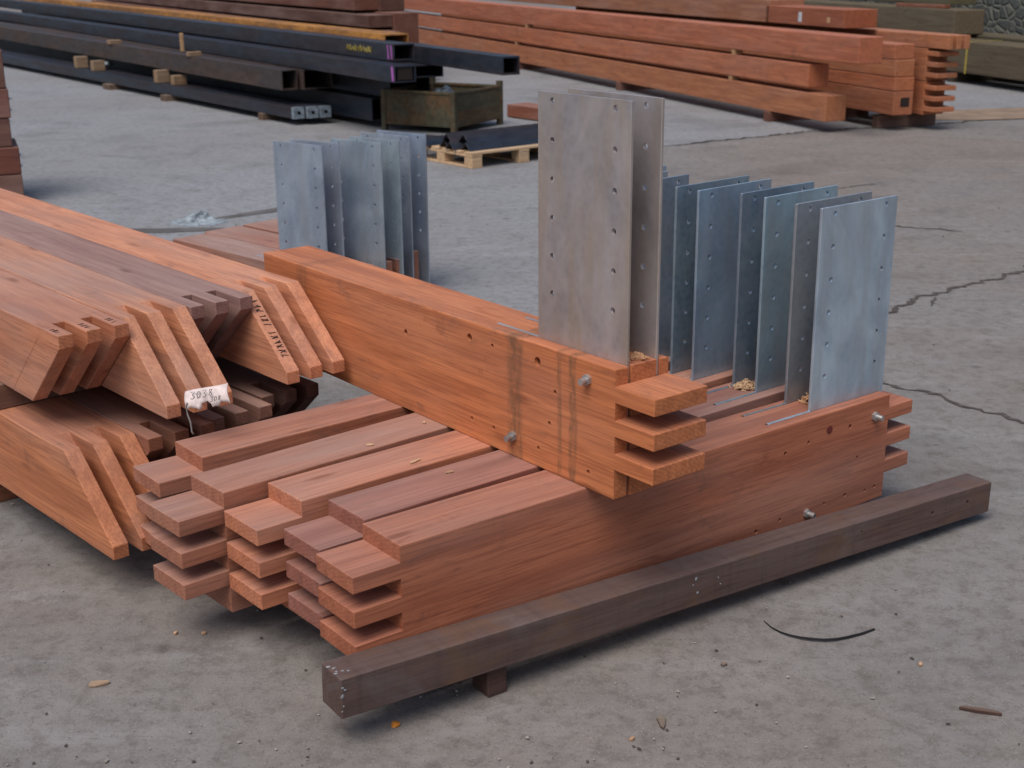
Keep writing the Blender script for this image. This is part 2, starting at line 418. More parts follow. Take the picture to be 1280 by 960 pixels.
O = Vector((-.231, 2.501, .069)); A = E2(AA); N = E2(AA + 90)
G1 = 'tenoned posts laid side by side in the front stack'
post = make_post('reddish brown tenoned post at the front, beside the dark square beam', O, AA, group=G1)
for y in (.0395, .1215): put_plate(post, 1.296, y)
posts = [post]
offs = [(.0125, .1587), (-.043, .333), (-.157, .486), (-.0975, .723)]
labs = ['dark purplish post with a pink lower edge, second from the dark square beam',
        'pinkish orange post in the middle of the five side by side posts',
        'greyish brown post whose near end sticks out furthest left',
        'brown post at the rear of the front stack, set apart by a gap']
for (dx, dn), lb in zip(offs, labs):
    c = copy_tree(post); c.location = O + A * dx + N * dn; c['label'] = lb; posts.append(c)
plate_tones = [(1.18, 1.20, 1.22), (.80, .70, .66), (.84, .98, 1.0), (.52, .60, .67), (.80, .89, .98), (.55, .63, .66), (.72, .72, .76), (.80, .82, .86), (.85, .85, .9), (.7, .72, .78)]  # per-plate tone; most second plates darkened to paint in shade between plates
for p, c in zip(posts, [(.400, .138, .072, .42), (.310, .118, .085, .66), (.530, .200, .105, .55), (.370, .155, .095, .80), (.410, .155, .086, .70)]): tint(p, c)
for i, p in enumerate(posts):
    for q, c in zip([h for h in p.children if h.name.startswith('flitch_plate')], plate_tones[2 * i:2 * i + 2]): q.color = (*c, 1)
for p, fan in zip(posts[1:], (1.7, 2.3, 4.3, 1.6)): p.rotation_euler.z += R(fan)
# drilled front face, bolts and marks of the front post
sh = [c for c in post.children if c.name.startswith('shaft')][0]
sh.data = sh.data.copy()
hl = [(1.165, -.075), (1.253, -.065), (1.418, -.058), (1.458, -.155), (1.069, -.266), (1.158, -.257), (1.331, -.256), (1.416, -.254), (1.5, -.262), (1.542, -.261)]
drill(sh, [(x, -.01, PH + z, .035, rnd.uniform(.0045, .0075)) for x, z in hl], (0, 1, 0), .006)
bolt(post, 1.517, 0, .25); bolt(post, 1.261, 0, .035)
bm = new_bm(); cyl(bm, (1.333, .002, .252), (0, -1, 0), .011, .0035, 14); link('paint_mark', bm, REDM, post, 0)

# top beam lying across
CB = Vector((.221, 2.729, .369)); B = E2(BA)
t = thing('timber_post', 'orange tenoned post lying across the top of the front stack with two tall plates', 'timber post', CB, BA)
LB, WBm = 1.555, .1575
bm = new_bm()
kb = [(.037, .048), (.121, .132)]
def nb_(e):
    a, b = e.verts
    return (abs(a.co.x) < 1e-5 and abs(b.co.x) < 1e-5 and abs(a.co.z - b.co.z) > .01) or (min(a.co.x, b.co.x) > -.47 and .02 < a.co.y < .14 and .02 < b.co.y < .14)
prism(bm, comb(-LB, 0, WBm, kb, -.46), 0, PH, 'Z', noround=nb_)
bs = link('shaft', bm, WB, t)
bh = [(-.432, .258), (-.522, .259, .01), (-.262, .258, .011), (-.43, .051), (-.518, .052), (-.26, .048), (-.085, .041), (-.80, .213, .008), (-.20, .20), (-.22, .12)]
drill(bs, [(h[0], -.01, h[1], .035, h[2] if len(h) > 2 else .0055) for h in bh], (0, 1, 0), .006)
for z0, z1 in FZ: finger(t, 0, .12, WBm, z0, z1, 0, WB)
put_plate(t, -.303, .0425, GALV_TAN, 0, 0, TALL_PLATE); put_plate(t, -.300, .1265, GALV_TAN, 0, 0, TALL_PLATE)
bolt(t, -.088, 0, .258); bolt(t, -.353, 0, .052)
tint(t, (.53, .182, .070, .26))
for h in t.children:
    if h.name.startswith('flitch_plate'): h.color = (1, 1, 1, 1)

# three posts behind, plates upright in their right hand ends
BO = Vector((-1.654, 6.468, .03)); ba = -44.0
Bx, By = E2(ba), E2(ba + 90)
G2 = 'plated posts lying behind the orange cross post'
lab2 = ['flat lying post behind the orange post, nearest of three, with left pair of plates',
        'flat lying post behind the orange post, middle of three, with middle pair of plates',
        'flat lying post behind the orange post, rearmost of three, with right pair of plates']
spec = [(0, .0, .205, .775, .075, .168), (-.04, .212, .21, .905, .085, .19), (-.05, .45, .21, .83, .08, .18)]
for (dx, dy, w_, px, p1, p2), lb, col in zip(spec, lab2, [(.33, .15, .10, 1.0), (.34, .14, .09, .8), (.32, .14, .09, .9)]):
    t = thing('timber_post', lb, 'timber post', BO + Bx * dx + By * dy, ba, G2)
    bm = new_bm(); kf = [(p1 - .012, p1 + .03), (p2 - .012, p2 + .03)]
    prism(bm, comb(0, px - dx + .275, w_, kf, px - dx - .05), 0, .17, 'Z', noround=lambda e: False); link('shaft', bm, W, t)
    for q in (p1, p2): put_plate(t, px - dx, q, None, 7.0, -.13)
    tint(t, col)
    for h in t.children:
        if h.name.startswith('flitch_plate'): h.color = (rnd.uniform(.98, 1.06), rnd.uniform(.93, 1.0), rnd.uniform(.95, 1.02), 1)

# bearers under the stacks
def bearer(name, label, loc, rz, l, w_, h, col, mat=W, group=None, cat='timber bearer'):
    bm = new_bm(); box(bm, 0, l, 0, w_, 0, h)
    o = link(name, bm, mat, None, .003, 1, color=col); o.location = loc; o.rotation_euler = (0, 0, R(rz))
    return tag(o, label, cat, group)
for dx, lb in ((.30, 'rough timber bearer on the ground under the near half of the front stack'), (1.3, 'rough timber bearer on the ground under the far half of the front stack')):
    q = O + A * dx + N * .0; bearer('bearer', lb, (q.x, q.y, 0), AA + 90, .92, .09, .068, (.10, .055, .04, .5))
q = BO + Bx * .35; bearer('bearer', 'timber bearer under the left ends of the flat lying plated posts', (q.x, q.y, 0), ba + 90, .68, .08, .029, (.14, .07, .05, .5))
q = BO + Bx * 1.05; bearer('bearer', 'timber bearer under the plated ends of the flat lying posts', (q.x, q.y, 0), ba + 90, .68, .08, .029, (.14, .07, .05, .5))

# ------------------------------------------------------------------ mitred posts at left
HL, PT, FW = .23, .195, .042
def make_mitre(label, kx, flip, loc, rz, group, col, lean=0.0, k=1.0):
    t = thing('mitred_post', label, 'mitred post', loc, rz, group)
    h, run, nose, sd = HL * k, .225 * k, .036 * k, .135 * k
    L = 2.6
    zf = (lambda z: h - z) if flip else (lambda z: z)
    tipx = kx if flip else kx + run
    kink = tipx - run
    sh_ = [(-L, zf(0)), (tipx - sd, zf(0)), (tipx - sd, zf(nose)), (kink - sd, zf(h)), (-L, zf(h))]
    fi = [(tipx - sd, zf(0)), (tipx, zf(0)), (tipx, zf(nose)), (kink, zf(h)), (kink - sd, zf(h)), (tipx - sd, zf(nose))]
    wv = PT * k
    root = {(round(a, 5), round(b, 5)) for a, b in sh_[1:4]}
    def onroot(p): return (round(p[0], 5), round(p[1], 5)) in root
    def skipf(p, q): return onroot(p) and onroot(q)
    def nr(e): return all(onroot((v.co.x, v.co.z)) for v in e.verts) and abs(e.verts[0].co.y - e.verts[1].co.y) < 1e-5
    bm = new_bm(); prism(bm, sh_, 0, wv, 'Y', noround=nr); link('shaft', bm, W, t)
    for y0 in (0, (wv - FW * k) / 2, wv - FW * k):
        bm = new_bm(); prism(bm, fi, y0, y0 + FW * k, 'Y', skip=skipf); link('tenon_finger', bm, W, t, .0022)
    tint(t, col)
    return t
k = .955
cam = Vector((0, 0, 1.515))
def sc(v, k): return cam + (Vector(v) - cam) * k
UO = sc((-1.158, 3.299, .365), k)
G3 = 'mitred posts in the upper layer of the left stack'
rz = -49
ux, uy = E2(rz), E2(rz + 90)
ups = [('leftmost upper mitred post, brown, its three fingers cut back underneath', 0.0, 0, True, (.50, .195, .098, .85)),
       ('orange brown upper mitred post, second from left, fingers sloping outward above the paper tag', -.06, .199, False, (.56, .24, .125, .80)),
       ('purplish grey topped upper mitred post, third from left, fingers cut back underneath', -.035, .395, True, (.27, .145, .125, .85)),
       ('bright orange upper mitred post, rightmost, with black handwriting on its sloping finger', -.10, .590, False, (.64, .265, .135, .50))]
upper = []
for lb, kx, y, fl, col in ups:
    p = UO + uy * (y * k)
    upper.append(make_mitre(lb, kx * k, fl, p, rz, G3, col, k=k))
G4 = 'mitred posts in the lower layer of the left stack'
k2 = .98
LO = sc((-1.141, 3.201, .09), k2)
rl = -47.6
lx, ly = E2(rl), E2(rl + 90)
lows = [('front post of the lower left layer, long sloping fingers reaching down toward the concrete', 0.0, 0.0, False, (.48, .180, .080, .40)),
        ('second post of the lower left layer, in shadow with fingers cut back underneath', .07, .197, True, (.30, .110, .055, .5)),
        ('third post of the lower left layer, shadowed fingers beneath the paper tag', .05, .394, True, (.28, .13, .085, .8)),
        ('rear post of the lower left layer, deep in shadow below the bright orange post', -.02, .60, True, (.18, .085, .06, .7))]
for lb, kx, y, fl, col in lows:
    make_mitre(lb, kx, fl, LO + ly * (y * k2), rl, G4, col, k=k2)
LB0 = LO.z; LT = LO.z + HL * k2; UB = UO.z
for dx, lb in ((-.62, 'batten on the concrete under the left stack, near its mitred ends'), (-1.5, 'batten on the concrete under the left stack, far from its mitred ends')):
    q = LO + lx * dx; bearer('batten', lb, (q.x, q.y, 0), rl + 90, .8, .09, LB0 - .001, (.26, .10, .05, .4), cat='timber batten')
for dx, lb in ((-.42, 'spacer stick between the two layers of mitred posts, near their ends'), (-1.4, 'spacer stick between the two layers of mitred posts, far from their ends')):
    q = LO + lx * dx; bearer('spacer', lb, (q.x, q.y, LT + .001), rl + 90, .82, .06, UB - LT - .002, (.16, .08, .05, .5), cat='spacer stick')

# handwriting on the sloping finger of the bright orange post
def squiggle(bm, x0, y0, n, h, step, r_, seed, rr=.0011, join=False):
    g = random.Random(seed); x = x0
    if join:
        tube(bm, [(x0 + step * (i * .5 + g.uniform(-.2, .2)), y0 + h * (i % 2) * g.uniform(.6, 1), 0) for i in range(2 * n)], rr, 5); return
    for i in range(n):
        pts = []
        for q in range(4):
            pts.append((x + step * .75 * g.uniform(0, 1), y0 + h * (q % 2 if g.random() < .75 else g.random()), 0))
        tube(bm, [tuple(p) for p in pts], rr, 4); x += step
d4 = upper[3]
bm = new_bm(); squiggle(bm, .035, .008, 6, .020, .016, 0, 3); squiggle(bm, .145, .008, 6, .020, .016, 0, 9)
o = link('handwriting', bm, INK, d4, 0)
kk = -.10 * k; run_, h_ = .225 * k, HL * k; nose_ = .036 * k
sl = Vector((run_, 0, -(h_ - nose_))).normalized()
nrm = Vector((h_ - nose_, 0, run_)).normalized(); yy = nrm.cross(sl)
m = Matrix((sl, yy, nrm)).transposed().to_4x4(); m.translation = Vector((kk, .004 * k, h_)) + nrm * .0012
o.matrix_local = m
for d_, sd_ in ((upper[0], 5),):                      # pencil marks on the finger tops
    for j, y0 in enumerate((0, (PT * k - FW * k) / 2, PT * k - FW * k)):
        bm = new_bm(); squiggle(bm, -.075, y0 + .008, 3, .016, .018, 0, sd_ + j, .0005)
        o = link('handwriting', bm, INK, d_, 0); o.location = (0, 0, h_ + .0008)

# paper tag and its string
tp = upper[1]
bm = new_bm()
NX, NY = 14, 6
gv = [[None] * (NY + 1) for _ in range(NX + 1)]
for i in range(NX + 1):
    for j in range(NY + 1):
        u, v = i / NX, j / NY
        torn = .010 * (1 - v) * (math.sin(u * 17) * .5 + math.sin(u * 41) * .3) if 1 else 0
        gv[i][j] = bm.verts.new((u * .105 - .004 * math.sin(v * 3), v * .048 + torn * (1 - v) + u * .004, .006 * math.sin(u * 5.2 + .5) + .004 * math.sin(v * 4)))
for i in range(NX):
    for j in range(NY):
        if j == 0 and i in (5, 6, 7): continue
        bm.faces.new((gv[i][j], gv[i + 1][j], gv[i + 1][j + 1], gv[i][j + 1]))
tg = link('paper_tag', bm, PAPER, None, 0, smooth=True)
sm = tg.modifiers.new('thick', 'SOLIDIFY'); sm.thickness = .0012
tag(tg, 'torn white paper tag with black handwriting at a mitred finger tip', 'paper tag')
bm = new_bm()
dg_ = {'3': [(0, 1), (1, 1), (.4, .55), (1, .3), (.6, 0), (0, .1)], '0': [(.5, 1), (0, .6), (.3, 0), (.8, .2), (1, .7), (.5, 1)], '8': [(.9, .9), (.3, 1), (.2, .65), (.9, .35), (.6, 0), (.1, .2), (.9, .9)]}
for x0, y0, h_3, txt in ((.012, .024, .017, '3038'), (.058, .010, .011, '308')):
    for q, ch in enumerate(txt):
        tube(bm, [(x0 + q * h_3 * .85 + a * h_3 * .55 + b_ * .003, y0 + b_ * h_3, 0) for a, b_ in dg_[ch]], .0008, 5)
hw = link('handwriting', bm, INK, tg, 0); hw.location = (0, 0, .010)
TAGPOS = Vector((-.795, 3.115, .455))
tg.location = TAGPOS
tg.rotation_euler = (R(62), R(-8), R(6))
bm = new_bm(); tube(bm, [(0, 0, .02), (-.004, -.002, .012), (-.001, -.003, -.01), (.004, -.001, -.03), (.005, .0, -.055), (.009, .0, -.062)], .0022, 6)
st = link('string', bm, GREYPL, tg, 0, smooth=True)
st.matrix_local = tg.rotation_euler.to_matrix().inverted().to_4x4()

# ------------------------------------------------------------------ dark square beam
kd = .985
c0 = sc((-.331, 2.363, .057), kd) - Vector((.016, .010, 0)); c1 = Vector((1.321, 3.438, .028))
dv = c1 - c0; dl = dv.length; dr = math.degrees(math.atan2(dv.y, dv.x))
t = thing('square_beam', 'dark brown weathered square beam on blocks in front of the stacks', 'timber beam', c0, dr)
t.rotation_euler = (0, math.asin((c0.z - c1.z) / dl), R(dr))
bm = new_bm(); box(bm, 0, dl, 0, .085, 0, .0887)
o = link('shaft', bm, WD, t, .004); o.color = (.105, .066, .056, .70)
drill(o, [(dl - .10, -.01, .05, .03), (dl - .245, -.01, .05, .03), (dl - .52, -.01, .06, .03, .003)], (0, 1, 0), .0055)
r = random.Random(4)
for xs, zs, n_ in ((.001, None, 5), (.93, .06, 3), (1.0, .05, 2)):
    bm = new_bm()
    for i in range(n_):
        if zs is None:
            p_ = (r.uniform(.0, .01), -.0012, r.uniform(.012, .075))
        else: p_ = (xs + r.uniform(-.02, .02), -.0012, zs + r.uniform(-.03, .015))
        m_ = Matrix.Translation(p_) @ Matrix.Rotation(r.uniform(-.6, .6), 4, 'Y') @ Matrix.Diagonal((r.uniform(.0015, .0045), .0012, r.uniform(.0015, .006), 1))
        bmesh.ops.create_icosphere(bm, subdivisions=1, radius=1, matrix=m_)
    link('paint_splash', bm, OLDPAINT, t, 0)
bm = new_bm()
for i in range(7):
    m_ = Matrix.Translation((r.uniform(.002, .03), r.uniform(.01, .08), .0892)) @ Matrix.Diagonal((r.uniform(.002, .006), r.uniform(.0015, .004), .001, 1))
    bmesh.ops.create_icosphere(bm, subdivisions=1, radius=1, matrix=m_)
link('paint_splash', bm, OLDPAINT, t, 0)
dx_, dy_ = E2(dr), E2(dr + 90)
for s_, w_, lb in ((.352, .05, 'dark wood block under the near end of the dark square beam'), (dl - .52, .05, 'dark wood block under the far end of the dark square beam')):
    q = c0 + dx_ * s_ + dy_ * (.012 if s_ < 1 else .075)
    bearer('wood_block', lb, (q.x, q.y, 0), dr, w_, .065, c0.z + (c1.z - c0.z) * (s_ + w_) / dl - .0015, (.07, .035, .028, .4), WD, cat='wood block')

# ------------------------------------------------------------------ long orange stack in the background
OX = Vector((2.734, 11.783, 0)); od = 110.3
ox_, on_ = E2(od + 180), E2(od - 90)         # toward its right hand end, and away from us
def long_beam(name, label, cat, end, rz, L, w_, z0, z1, col, mat=W, group=None, bev=.006):
    """beam whose near right lower corner is at end; it runs off along rz"""
    bm = new_bm(); box(bm, 0, L, -w_, 0, 0, z1 - z0)
    o = link(name, bm, mat, None, bev, 2, color=col); o.location = (end.x, end.y, z0); o.rotation_euler = (0, 0, R(rz))
    return tag(o, label, cat, group)
G5 = 'long orange beams in the background stack'
def orow(dt, dn): return OX - ox_ * dt + on_ * dn
oc = lambda a=0.0: (.44 + rnd.uniform(-.04, .04), .162 + rnd.uniform(-.015, .015), .076, .26 + a)
long_beam('long_beam', 'long orange beam, bottom course of the near face of the background stack', 'timber beam', orow(0, 0), od, 14, .21, .10, .322, oc(), group=G5)
long_beam('long_beam', 'long orange beam, middle course of the near face of the background stack', 'timber beam', orow(.30, .0), od, 14.5, .21, .368, .565, oc(), group=G5)
long_beam('long_beam', 'long orange beam, top course of the near face of the background stack', 'timber beam', orow(-.44, .0), od, 15, .23, .618, .835, oc(), group=G5)
d2 = .60
rows2 = [(.14, .343, -.135, 'bottom course behind the short ends'), (.348, .462, -.135, 'thin second course behind the short ends'), (.467, .61, -.12, 'third course behind the short ends'), (.615, .742, -.10, 'top course behind the short ends')]
for z0, z1, dt, s_ in rows2:
    b_ = long_beam('long_beam', 'long orange beam of the background stack, ' + s_, 'timber beam', orow(dt, d2), od, 13, .20, z0, z1, oc(.1), group=G5)
    if z0 == .14:
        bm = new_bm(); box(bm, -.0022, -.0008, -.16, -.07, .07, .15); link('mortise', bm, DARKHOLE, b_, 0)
d3 = .92
for ci, (z0, z1, s_) in enumerate(((.13, .415, 'lower'), (.42, .70, 'upper'))):
    e_ = orow(-.12, d3)
    t = thing('tenoned_beam', s_ + ' slotted beam at the right end of the orange background stack', 'timber beam', (e_.x, e_.y, z0), od, 'slotted beams at the end of the background stack')
    bm = new_bm(); box(bm, 0, 8.5, -.22, 0, 0, z1 - z0); link('shaft', bm, W, t, .005)
    for q in range(3):
        zz = .035 + q * .092
        bm = new_bm(); box(bm, -.15, 0, -.22, 0, zz, zz + .040, skip=lambda a, b: abs(a[0]) < 1e-6 and abs(b[0]) < 1e-6); link('tenon_finger', bm, W, t, .004)
    tint(t, oc(.1))
e_ = orow(-.30, d3)
t = thing('tenoned_beam', 'top slotted beam with upright fingers at the right end of the orange stack', 'timber beam', (e_.x, e_.y, .705), od)
bm = new_bm(); box(bm, .0, 8, -.22, 0, 0, .115); link('shaft', bm, W, t, .005)
for q in range(3):
    bm = new_bm(); box(bm, -.10, 0, -.22 + q * .086, -.22 + q * .086 + .048, 0, .115, skip=lambda a, b: abs(a[0]) < 1e-6 and abs(b[0]) < 1e-6); link('tenon_finger', bm, W, t, .004)
tint(t, oc(.1))
for dt, z0, z1, lb in ((1.62, .566, .617, 'pale spacer block under the top course of the orange background stack'), (1.66, .323, .367, 'pale spacer block under the middle course of the orange background stack'),
                       (7.2, .566, .617, 'pale spacer block under the top course near the left end of the orange stack'), (7.6, .323, .367, 'pale spacer block under the middle course near the left end of the orange stack')):
    q = orow(dt, .004); bearer('spacer_block', lb, (q.x, q.y, z0 + .0005), od, .09, .06, z1 - z0 - .001, (.50, .30, .15, .4), SOFT, cat='spacer block').rotation_euler.z = R(od - 90)
for dt in (.9, 4.2, 7.5):
    q = orow(dt, -.02); bearer('bearer', {.9: 'ground bearer under the right end of the orange background stack', 4.2: 'ground bearer under the middle of the orange background stack', 7.5: 'ground bearer under the left end of the orange background stack'}[dt], (q.x, q.y, .004), od - 90, 1.1, .09, .095, (.16, .07, .05, .5))
q = orow(.10, .62); bearer('bearer', 'ground bearer below the slotted ends of the orange background stack', (q.x, q.y, .004), od - 90, .62, .09, .114, (.10, .05, .035, .5))
# packs lying on top of the stack
q = orow(1.93, .55); p1 = long_beam('timber_pack', 'orange beam on top of the background stack with grey end, left of the paper label', 'timber pack', q, od, 9, .40, .842, 1.06, (.36, .16, .085, .5))
q = orow(.63, .55); p2 = long_beam('timber_pack', 'reddish beam on top of the background stack with a white paper label', 'timber pack', q, od, 1.36, .36, .842, 1.005, (.33, .105, .048, .2))
bm = new_bm(); box(bm, .70, .76, .0005, .0015, .03, .12); link('paper_label', bm, WHITEPAINT, p2, 0)
bm = new_bm(); box(bm, .22, .27, .0005, .0015, .04, .09); link('paper_label', bm, CREAM, p2, 0)

# ------------------------------------------------------------------ green old timbers and stone wall
GX = Vector((5.666, 15.035, 0)); ga = 105.7
gx, gn = E2(ga + 180), E2(ga - 90)
G6 = 'mossy old timbers by the stone wall'
long_beam('old_timber', 'big mossy timber on the ground by the stone wall, with a yellow strap', 'old timber', GX + gx * 2.4, ga, 9.5, .45, .13, .49, (.118, .092, .058, .8), WG, G6, .012)
long_beam('old_timber', 'upper mossy timber ending in front of the stone wall', 'old timber', GX - gx * 1.75 + gn * .2, ga, 9, .42, .53, .82, (.135, .108, .070, .8), WG, G6, .012)
long_beam('old_timber', 'rear mossy timber on the ground against the stone wall', 'old timber', GX + gx * 2.0 + gn * .55, ga, 9.5, .45, .13, .52, (.09, .08, .05, .9), WG, G6, .012)
long_beam('old_timber', 'topmost mossy timber behind the upper one near the stone wall', 'old timber', GX - gx * 2.6 + gn * .66, ga, 8, .4, .84, 1.12, (.11, .10, .06, .9), WG, G6, .012)
long_beam('timber_offcut', 'reddish offcut lying on top of the upper mossy timber', 'timber offcut', GX - gx * 2.15 + gn * .3, ga + 6, .95, .10, .822, .865, (.20, .07, .035, .3))
for dt, lb in ((-1.4, 'ground bearer under the right part of the mossy timbers'), (-5, 'ground bearer under the middle of the mossy timbers')):
    q = GX + gx * dt * 1.0 + gn * .02; bearer('bearer', lb, (q.x, q.y, .0), ga - 90, 1.0, .12, .128, (.05, .04, .03, .5), WG)
q = GX - gx * 2.9 + gn * .19; bearer('spacer_block', 'pale wedge between the two front mossy timbers', (q.x, q.y, .491), ga - 90, .5, .12, .038, (.38, .25, .12, .3), SOFT, cat='spacer block')
bm = new_bm()
box(bm, 0, .035, -.004, -.002, .125, .492); box(bm, 0, .035, -.004, .46, .4925, .4945)
o = link('yellow_strap', bm, YELLOW, None, 0); q = GX - gx * 1.12; o.location = (q.x, q.y, 0); o.rotation_euler = (0, R(0), R(ga - 90 - 0)); tag(o, 'thin yellow strap round the big mossy timber', 'strap')
o.rotation_euler = (0, 0, R(ga)); o.scale = (1, -1, 1)
bm = new_bm(); box(bm, -16, 14, 0, .5, -.3, 3.4); w_ = link('stone_wall', bm, stone_mat(), None, .02, 1)
q = GX + gn * 1.95; w_.location = (q.x, q.y, 0); w_.rotation_euler = (0, 0, R(ga + 180)); w_.scale = (1, 1, 1)
tag(w_, 'grey rubble stone wall behind the mossy timbers', 'stone wall')

# ------------------------------------------------------------------ steel sections at left back
def hollow(name, label, end, rz, L, w_, h, z0, mat, group=None, t_=.010, cat='steel section', lip=None):
    """rectangular hollow section; end = lower near right corner, runs along rz, open at the near end"""
    th = thing(name, label, cat, (end.x, end.y, z0), rz, group)
    bm = new_bm()
    def ring(x, i): return [bm.verts.new(p) for p in ((x, -i, i), (x, -w_ + i, i), (x, -w_ + i, h - i), (x, -i, h - i))]
    a = ring(0, 0); b = ring(L, 0); c = ring(0, t_); d = ring(L, t_)
    for i in range(4):
        j = (i + 1) % 4
        bm.faces.new((a[i], b[i], b[j], a[j])); bm.faces.new((c[i], c[j], d[j], d[i])); bm.faces.new((a[i], a[j], c[j], c[i])); bm.faces.new((b[i], d[i], d[j], b[j]))
    bmesh.ops.recalc_face_normals(bm, faces=bm.faces[:])
    link('section_wall', bm, mat, th, 0)
    if lip:
        bm = new_bm(); x = -.001
        a = [bm.verts.new(p) for p in ((x, .001, -.001), (x, -w_ - .001, -.001), (x, -w_ - .001, h + .001), (x, .001, h + .001))]
        i = t_; c = [bm.verts.new(p) for p in ((x, -i, i), (x, -w_ + i, i), (x, -w_ + i, h - i), (x, -i, h - i))]
        for q in range(4): bm.faces.new((a[q], a[(q + 1) % 4], c[(q + 1) % 4], c[q]))
        a2 = [bm.verts.new((v.co.x + .05, v.co.y, v.co.z)) for v in a]
        for q in range(4): bm.faces.new((a[q], a2[q], a2[(q + 1) % 4], a[(q + 1) % 4]))
        link('painted_end', bm, lip, th, 0)
    return th
SX = Vector((-2.0, 12.628, 0))
def sp_(rz, along, back): return SX + E2(126.2) * along + E2(126.2 - 90) * back
G7 = 'steel sections in the dark stack'
for i, (al, bk, s_) in enumerate(((0, 0, 'nearest'), (-.04, .125, 'middle'), (-.06, .25, 'rearmost'))):
    hollow('steel_tube', s_ + ' of the three low square tubes with pale painted ends at ground level', sp_(0, al, bk), 126, 18, .105, .103, .067, MILL, 'square tubes lying lowest in the steel stack', .036, 'steel tube', TUBEEND)
hollow('steel_section', 'brown hollow section in the second layer of the steel stack, nearest the open yard', sp_(0, .235, .012), 123.5, 20, .16, .185, .31, BROWNST, G7)
hollow('steel_section', 'black hollow section just behind the brown one in the second layer', sp_(0, .16, .20), 123.5, 19, .3, .185, .31, BROWNST, G7)
hollow('steel_section', 'wide black filler section added to darken the void low behind the square tubes', sp_(0, -.62, .47), 125, 18, .42, .20, .07, MILL, G7)  # filler, added to keep the void behind the tubes dark
hollow('steel_section', 'wide black filler section added to darken the second layer behind the brown one', sp_(0, -.80, .56), 124, 18, .42, .185, .285, MILL, G7)  # added filler as well, closes off the light above the low one
hollow('steel_section', 'blue black section with purple painted end, lower of the two blue ones', sp_(0, -1.69, .07), 121.8, 21, .2, .135, .505, MILL, G7, .012)
hollow('steel_section', 'blue black section with yellow chalk writing, upper of the two blue ones', sp_(0, -1.34, .28), 121.0, 21, .2, .140, .652, MILL, G7, .012)
hollow('steel_section', 'rusty orange topped hollow section on top of the steel stack', sp_(0, -.80, .52), 120.4, 20, .24, .118, .722, RUST, G7)
hollow('steel_section', 'long dark hollow section sticking out to the right of the steel stack', sp_(0, -2.53, .557), 118.5, 20, .16, .145, .592, MILL, G7, .014)
hollow('steel_section', 'black section behind the blue ones, below the long projecting one', sp_(0, -1.1, .62), 119.5, 18, .3, .11, .475, MILL, G7)
for o in list(COL.objects):
    if o.get('label', '').startswith(('blue black section with purple', 'blue black section with yellow')):
        up = 'yellow' in o['label']
        for xs in ((.02, .055), (.085, .12)) if up else ((.01, .06),):
            bm = new_bm()
            prism(bm, [(xs[0], .012), (xs[1] - .01, .012), (xs[1], .130), (xs[0] + .015, .130)], .0005, .002, 'Y'); link('paint_mark', bm, PURPLE, o, 0)
        if up:
            bm = new_bm(); squiggle(bm, .0, .0, 10, .055, .055, 0, 31, .004, True)
            hw = link('chalk_writing', bm, YELLOW, o, 0); hw.rotation_euler = (R(90), 0, R(180)); hw.location = (.95, .003, .045)
        else:
            bm = new_bm(); box(bm, .006, .0075, -.17, -.03, .02, .12); link('end_cap', bm, DARKHOLE, o, 0)
# wood packers in the steel stack
pk = [(2.55, .0, .4955, .07, .045, 'pale packer on the brown section near the middle of the steel stack'), (5.2, -.0, .4955, .12, .045, 'pale packer on the brown section at the left of the steel stack'),
      (2.9, .0, .172, .10, .10, 'pale packer on the low tubes near the middle of the steel stack'), (3.3, -.03, .172, .10, .135, 'grey packer on the low tubes near the middle of the steel stack'), (5.4, .0, .172, .10, .12, 'pale packer on the low tubes at the left of the steel stack'), (6.0, .0, .172, .10, .14, 'split pale packer at the far left on the low tubes'),
      (2.9, -.05, .0, .15, .066, 'brown block on the ground under the low tubes, middle one'), (4.6, -.05, .0, .22, .066, 'brown block on the ground under the low tubes, left one'), (.6, -.02, .0, .10, .066, 'dark block on the ground under the low tubes, right one')]
for al, bk, z0, l_, h_2, lb in pk:
    q = sp_(0, al, bk + (al * .047 - .02 if z0 > .4 else .055 if z0 > .1 else -.01)); bearer('packer', lb, (q.x, q.y, z0 + .0005), 126 - 90, .15 if z0 > .1 else .34, l_, h_2, (.30, .20, .12, .5) if z0 > .1 else (.12, .075, .05, .5), SOFT, cat='wood packer')
q = sp_(0, 2.6, -.05); 
bm = new_bm(); box(bm, 0, .035, 0, .035, 0, .19)
o = link('stake', bm, SOFT, None, .004, 1, color=(.45, .28, .14, .2)); q = sp_(0, 2.62, .05); o.location = (q.x, q.y, .546); o.rotation_euler = (0, 0, R(30)); tag(o, 'short upright orange topped stake wedged beside the blue steel sections', 'wood stake')
# dark boards piled behind the steel
DX = Vector((-1.62, 16.9, 0)); dd = 118.5
G8 = 'dark red brown beams piled behind the steel'
PILE = ((.1, .0, .02, .235, 0, 'lowest front'), (.15, 0, .24, .465, 1, 'second front'), (.0, .0, .47, .615, 0, 'third front'), (.35, .05, .65, .80, 1, 'fourth front'), (.9, .1, .84, .98, 0, 'fifth front'), (1.6, .1, 1.02, 1.2, 1, 'topmost front'),
        (-.15, .38, .02, .40, 1, 'lowest rear'), (.3, .38, .41, .82, 0, 'middle rear'), (.8, .42, .83, 1.25, 1, 'upper rear'))
for i, (dt, dn, z0, z1, c_, nm_) in enumerate(PILE):
    q = DX + E2(dd) * dt + E2(dd - 90) * dn
    long_beam('dark_board', nm_ + ' dark red brown beam of the pile behind the steel', 'timber beam', q, dd, 16, .33, z0, z1, (.10, .045, .032, .5) if c_ else (.15, .058, .036, .4), W, G8)

